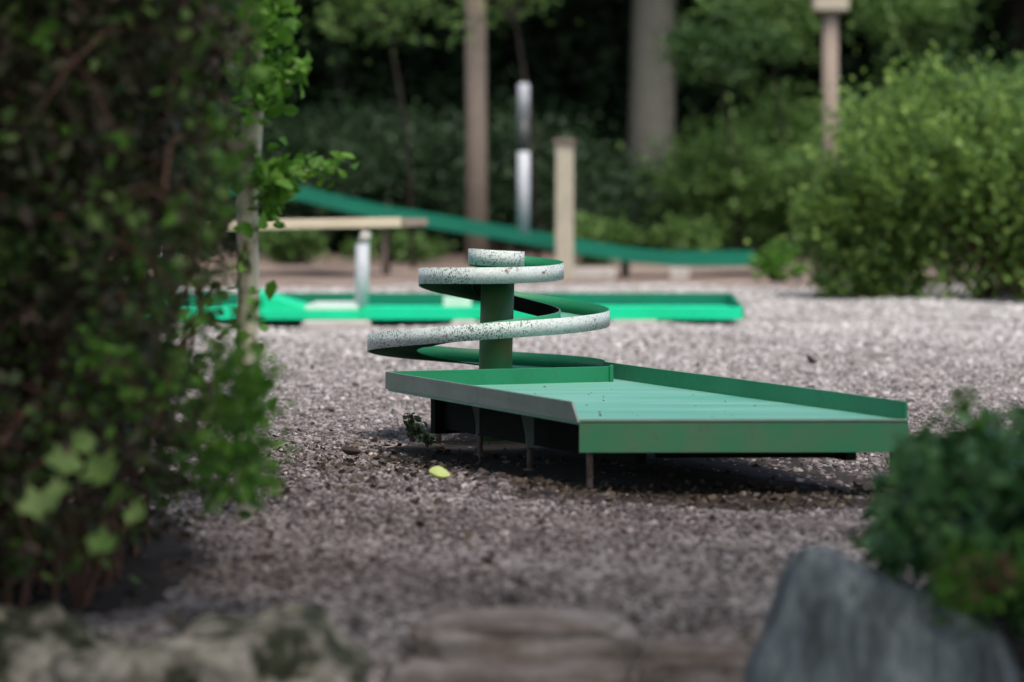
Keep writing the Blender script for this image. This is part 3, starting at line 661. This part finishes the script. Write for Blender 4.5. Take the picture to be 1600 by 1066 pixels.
# ------------------------------------------------------------------ left hedge
hd = empty('dark_hedge', (-1.4, 8.3, 0), 'tall dark brownish hedge filling the left side of the view', 'hedge')
def hedge_edge(z, y):   # x of the right boundary
    pyl = 267+(CAMZ-z)*FPX/y
    e = (368 if pyl < 560 else 385)+16*math.sin(pyl/31)+12*math.sin(pyl/13+1)
    if pyl < 120: e += 20
    if pyl > 760: e -= (pyl-760)*1.9
    return (e-800)/FPX*y
n = 130000; yy = rng.uniform(7.3, 9.5, n); zz = rng.uniform(.02, 2.3, n)
ed = np.array([hedge_edge(z, y) for z, y in zip(zz, yy)])
w_ = rng.beta(1.0, 1.5, n)*1.7; xx = ed-w_
py_ = 267+(CAMZ-zz)*FPX/yy; px_ = 800+xx*FPX/yy
# lumpy density and a thinner skirt near the edge and lower right
den = .55+.45*np.sin(xx*9+1)*np.sin(zz*8+yy*3)
den = den*np.clip(w_/.16, .25, 1)
thin = (px_ > 170) & (py_ > 400) & (py_ < 800); den[py_ > 780] *= .25; den[thin] *= np.clip((w_[thin])/.5, .10, .55)
k = rng.uniform(size=n) < den
H = np.column_stack([xx, yy, zz])[k]
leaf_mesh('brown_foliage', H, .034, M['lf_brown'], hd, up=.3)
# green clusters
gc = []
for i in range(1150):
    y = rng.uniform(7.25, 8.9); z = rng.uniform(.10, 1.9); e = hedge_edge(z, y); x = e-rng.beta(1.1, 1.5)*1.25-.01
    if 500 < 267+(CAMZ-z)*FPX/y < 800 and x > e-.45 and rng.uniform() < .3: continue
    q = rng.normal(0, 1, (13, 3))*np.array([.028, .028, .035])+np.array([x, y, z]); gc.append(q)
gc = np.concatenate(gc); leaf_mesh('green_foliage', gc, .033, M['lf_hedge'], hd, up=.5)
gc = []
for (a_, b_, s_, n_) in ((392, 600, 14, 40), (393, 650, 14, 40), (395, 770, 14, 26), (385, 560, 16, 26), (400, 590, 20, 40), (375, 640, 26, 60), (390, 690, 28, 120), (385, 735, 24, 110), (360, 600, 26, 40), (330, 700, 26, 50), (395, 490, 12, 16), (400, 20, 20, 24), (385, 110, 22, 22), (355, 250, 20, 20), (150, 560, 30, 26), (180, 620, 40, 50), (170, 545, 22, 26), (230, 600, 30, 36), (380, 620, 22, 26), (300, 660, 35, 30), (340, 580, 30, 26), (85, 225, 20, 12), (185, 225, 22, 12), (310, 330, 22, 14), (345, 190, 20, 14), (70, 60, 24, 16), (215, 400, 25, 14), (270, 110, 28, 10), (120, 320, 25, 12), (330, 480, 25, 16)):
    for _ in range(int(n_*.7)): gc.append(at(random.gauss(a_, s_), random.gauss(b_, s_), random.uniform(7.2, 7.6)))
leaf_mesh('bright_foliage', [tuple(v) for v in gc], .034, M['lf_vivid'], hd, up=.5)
b = MB()
for i in range(330):
    x0, y0 = rng.uniform(-2.1, -.85), rng.uniform(7.7, 9.0); 
    z1 = rng.uniform(.5, 2.2); x1 = x0+rng.normal(.05, .18); y1 = y0+rng.normal(0, .15)
    x1 = min(x1, hedge_edge(z1, y1)-.02)
    b.tube([(x0, y0, -.02), (.5*(x0+x1)+rng.normal(0, .04), .5*(y0+y1), z1*.5), (x1, y1, z1)], [.007, .005, .002], 5, caps=False)
for i in range(420):
    y0 = rng.uniform(7.25, 8.2); z0 = rng.uniform(.25, 1.9); x0 = hedge_edge(z0, y0)-rng.uniform(.05, 1.1); q = rng.normal(0, .11, 3)
    if x0+q[0] > hedge_edge(z0+q[2], y0): q[0] = -abs(q[0])
    b.tube([(x0, y0, z0), (x0+q[0]*.5, y0+q[1]*.5, z0+q[2]*.5+.02), (x0+q[0], y0+q[1], z0+q[2])], [.004, .003, .001], 4, caps=False)
b.build('stem', M['twig'], hd)

# ivy trail hanging from the hedge's right edge; big maple-like leaves low left
ms = empty('maple_seedling', tuple(at(120, 900, 7.5).xy)+(0,), 'young maple shoot with large bright leaves at the foot of the hedge', 'plant')
b = MB()
leafspots = [(98, 728, 66, .5), (160, 738, 74, -.9), (62, 792, 72, .15), (182, 782, 60, -1.1), (158, 852, 52, -.3), (128, 694, 50, .9), (212, 806, 44, -.5), (92, 765, 40, .2)]
base = at(120, 900, 7.5)
for (a_, b_, sz, ro) in leafspots:
    Yd = random.uniform(7.0, 7.25); sz *= .85; p = at(a_, b_, Yd)
    b.tube([(base.x, base.y, 0), (.5*(base.x+p.x), .5*(base.y+p.y), p.z*.75), p], [.003, .0025, .0012], 5, caps=False)
    single_leaf('leaf', p, sz/1000*1.32, 'lf_big', None, curl=.4, rot=ro, parent=ms, lobes=2.5, tilt=(.9+random.uniform(-.25, .25), random.uniform(-.5, .5)), tint=random.random())
b.build('stem', M['twig'], ms)

# pale sapling in front of the far lane
sa = empty('pale_sapling', (px(392, 9.6), 9.6, 0), 'slender pale barked sapling at the right edge of the hedge', 'tree')
b = MB(); path = [(px(a_, 9.6)+.0, 9.6, z) for a_, z in ((386, -.05), (380, .25), (388, .55), (386, .8), (397, 1.05), (396, 1.25), (392, 1.7), (388, 2.6))]
b.tube(path, [.030, .029, .028, .027, .027, .026, .020, .012], 14)
tw = []
for (a0, b0, a1, b1) in ((395, 290, 530, 262), (395, 180, 470, 95), (395, 60, 450, 40), (395, 330, 440, 300), (390, 120, 455, 130), (393, 250, 340, 200), (392, 30, 440, 5), (393, 5, 470, -40)):
    s0, s1 = at(a0, b0, 9.6), at(a1, b1, 9.5); b.tube([s0, s0.lerp(s1, .5)+Vector((0, 0, .012)), s1], [.005, .003, .0012], 5, caps=False); tw.append((s0, s1))
b.build('trunk', M['birch'], sa)
pts = []
for s0, s1 in tw:
    for _ in range(34):
        u = random.uniform(.15, 1.02); pts.append(tuple(s0.lerp(s1, u)+Vector(rng.normal(0, .022, 3))))
for _ in range(150): pts.append(tuple(at(random.gauss(408, 24), random.uniform(-40, 175), 9.5+random.gauss(0, .08))))
for _ in range(75): pts.append(tuple(at(random.gauss(425, 30), random.gauss(272, 16), 9.5+random.gauss(0, .05))))
for _ in range(40): pts.append(tuple(at(random.gauss(388, 22), random.uniform(130, 700), 9.45+random.gauss(0, .05))))
leaf_mesh('crown', pts, .046, M['lf_spray'], sa, up=.4)
pts = rng.normal(0, 1, (500, 3))*np.array([.5, .5, .5])+np.array([px(392, 9.6)-.1, 9.6, 2.6]); leaf_mesh('upper_crown', pts, .05, M['lf_spray'], sa)

# ------------------------------------------------------------------ middle distance vegetation
shrub('lime_shrub', 3.34, 26.0, 1.5, 1.1, .9, 'large lime green bush with upright shoots beside the pale gravel at right', 'lf_bush', 110, 135, .052, .15, shoots=420, m2='lf_lime')
shrub('lime_shrub', 2.42, 26.2, .85, .42, .5, 'lower lime green bush spreading at the left foot of the big one', 'lf_bush', 45, 100, .05, .12, shoots=140, m2='lf_lime')
shrub('lime_shrub', 4.5, 26.3, 1.4, .9, .8, 'lime bush cut by the right edge of the view', 'lf_bush', 75, 135, .052, .15, shoots=240, m2='lf_lime')
shrub('small_plant', px(1215, 30.5), 30.5, .30, .2, .2, 'small bright leafy plant at the right end of the teal ramp', 'lf_vivid', 14, 40, .06, .05, cat='plant')
i = 0
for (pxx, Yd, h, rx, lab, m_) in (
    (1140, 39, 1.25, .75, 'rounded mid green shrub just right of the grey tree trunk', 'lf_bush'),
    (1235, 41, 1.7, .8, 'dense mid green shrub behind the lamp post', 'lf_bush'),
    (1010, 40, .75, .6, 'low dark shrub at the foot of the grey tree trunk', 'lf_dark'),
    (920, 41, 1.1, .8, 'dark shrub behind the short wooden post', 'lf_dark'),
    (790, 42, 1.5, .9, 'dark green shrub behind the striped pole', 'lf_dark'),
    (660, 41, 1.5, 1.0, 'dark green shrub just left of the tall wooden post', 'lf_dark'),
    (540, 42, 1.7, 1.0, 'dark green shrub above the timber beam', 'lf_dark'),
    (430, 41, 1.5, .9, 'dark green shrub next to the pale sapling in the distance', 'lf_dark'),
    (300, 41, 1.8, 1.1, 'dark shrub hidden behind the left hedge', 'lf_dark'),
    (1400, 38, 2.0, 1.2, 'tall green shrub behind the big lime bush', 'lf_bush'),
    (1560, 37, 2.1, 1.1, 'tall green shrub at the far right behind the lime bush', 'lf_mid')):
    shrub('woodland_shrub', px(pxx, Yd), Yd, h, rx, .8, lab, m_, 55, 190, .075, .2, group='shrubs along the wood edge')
# yellowish green weeds under the beam and behind the ramp
for (pxx, Yd, h, rx, lab) in ((455, 36, .35, .3, 'yellow green grassy clump under the timber beam at left'), (620, 37, .25, .5, 'low yellow green growth under the beam end'), (930, 35.5, .42, .33, 'yellow green clump just behind the ramp'), (1070, 36.5, .4, .3, 'pale green clump before the round shrub')):
    shrub('grassy_clump', px(pxx, Yd), Yd, h, rx, .35, lab, 'lf_bush', 16, 42, .07, .09, cat='plant', shoots=14, group='clumps at the wood edge')

# grey tree
tree('grey_tree', px(1016, 45), 45, 11, 3.5, 'thick grey tree trunk standing behind the shrubs right of centre', 'lf_dark', .27, 7.5, 60, 110, .22, .7, 'bark')
# branches hanging into the top of the view
for (pxx, pyy, Yd, lab, m_, nb, per, lf) in (
    (1120, 95, 38, 'mid green leafy sapling crown right of the grey trunk', 'lf_mid', 22, 90, .065), (1430, 30, 38, 'mid green sapling crown at the top right above the lime bush', 'lf_bush', 22, 90, .065),
    (600, 5, 34, 'mid green sapling crown at the top left of centre', 'lf_bush', 16, 80, .065), (800, -2, 36, 'small green sapling crown at the top beside the tall post', 'lf_bush', 9, 70, .065), (1200, 45, 40, 'green sapling crown between the grey trunk and the lamp post', 'lf_bush', 16, 80, .065)):
    c = at(pxx, pyy, Yd); r = empty('sapling', (c.x+.25, Yd+.3, 0), lab, 'tree', 'saplings at the wood edge')
    pts, cc = clumps((c.x, Yd, c.z+.1), (.75, .5, .42), nb, per, .13, .2); leaf_mesh('crown', pts, lf, M[m_], r)
    b = MB(); b.tube([(c.x+.25, Yd+.3, -.05), (c.x+.2, Yd+.3, c.z*.5), (c.x, Yd, c.z)], [.02, .017, .01], 8); limbs(b, (c.x, Yd, c.z-.2), cc, .01, 4, 14); b.build('trunk', M['darkbark'], r)
# wood behind
spots = [(-9, 50), (-6.5, 47), (-4.2, 52), (-2.2, 48.5), (.9, 56), (3.4, 52.5), (6.1, 47), (7.6, 50), (10, 47), (-7.5, 58), (-3, 60), (1.2, 61), (5.5, 59), (9, 60)]
for i, (x, y) in enumerate(spots):
    pos = ['far left', 'left', 'middle', 'right', 'far right'][min(4, int((x+10)/4))]
    tree('woodland_tree', x, y, rng.uniform(10, 14), 3.4, 'dark woodland tree ' + ['at the far left of the wood, hidden by the hedge', 'in the wood behind the left hedge edge', 'in the wood above the timber beam', 'in the wood left of the tall wooden post', 'in the wood behind the short wooden post', 'in the wood right of the grey trunk', 'in the wood behind the right end of the lime bushes', 'beyond the right edge of the view', 'furthest right of the wood', 'deep in the wood at the far left', 'deep in the wood just left of the tall post', 'deep in the wood above the striped pole', 'deep in the wood behind the lamp post', 'deep in the wood at the far right'][i], 'lf_dark', rng.uniform(.12, .2), 6.5, 60, 80, .32, .9, group='trees of the wood behind')
# dark undergrowth and far wood as one mass
n = 80000
P3 = np.column_stack([rng.uniform(-16, 16, n), rng.uniform(47, 66, n), rng.beta(1, 1.5, n)*4.6])
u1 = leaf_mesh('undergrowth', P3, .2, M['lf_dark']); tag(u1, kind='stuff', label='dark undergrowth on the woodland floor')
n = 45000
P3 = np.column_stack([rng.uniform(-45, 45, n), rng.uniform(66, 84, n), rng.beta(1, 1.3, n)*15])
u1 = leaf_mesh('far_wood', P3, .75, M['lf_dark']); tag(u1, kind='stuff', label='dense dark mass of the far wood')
# tall trees added round the clearing to shade it (mostly above and beside the view)
for (x, y, h, r) in ((-8, 44, 13, 4), (8.5, 42, 13, 4), (-4, 43, 12, 3.5), (6.2, 43, 12, 3.5), (-7.5, 33, 12, 3.5), (-7.5, 22, 11, 3.5), (-5.5, 12, 9, 3.2), (-4, 3, 9, 3.2), (-2.9, 4.2, 8, 2.5), (5.5, 5, 9, 3.2), (3.4, 3.0, 8, 2.5), (.5, -2.5, 10, 3.6)):
    tree('shade_tree', x, y, h, r, 'tall leafy tree added to shade the clearing from beside or above the view', 'lf_mid', .2, h*.68, 60, 90, .26, .75, group='shade trees added round the clearing')
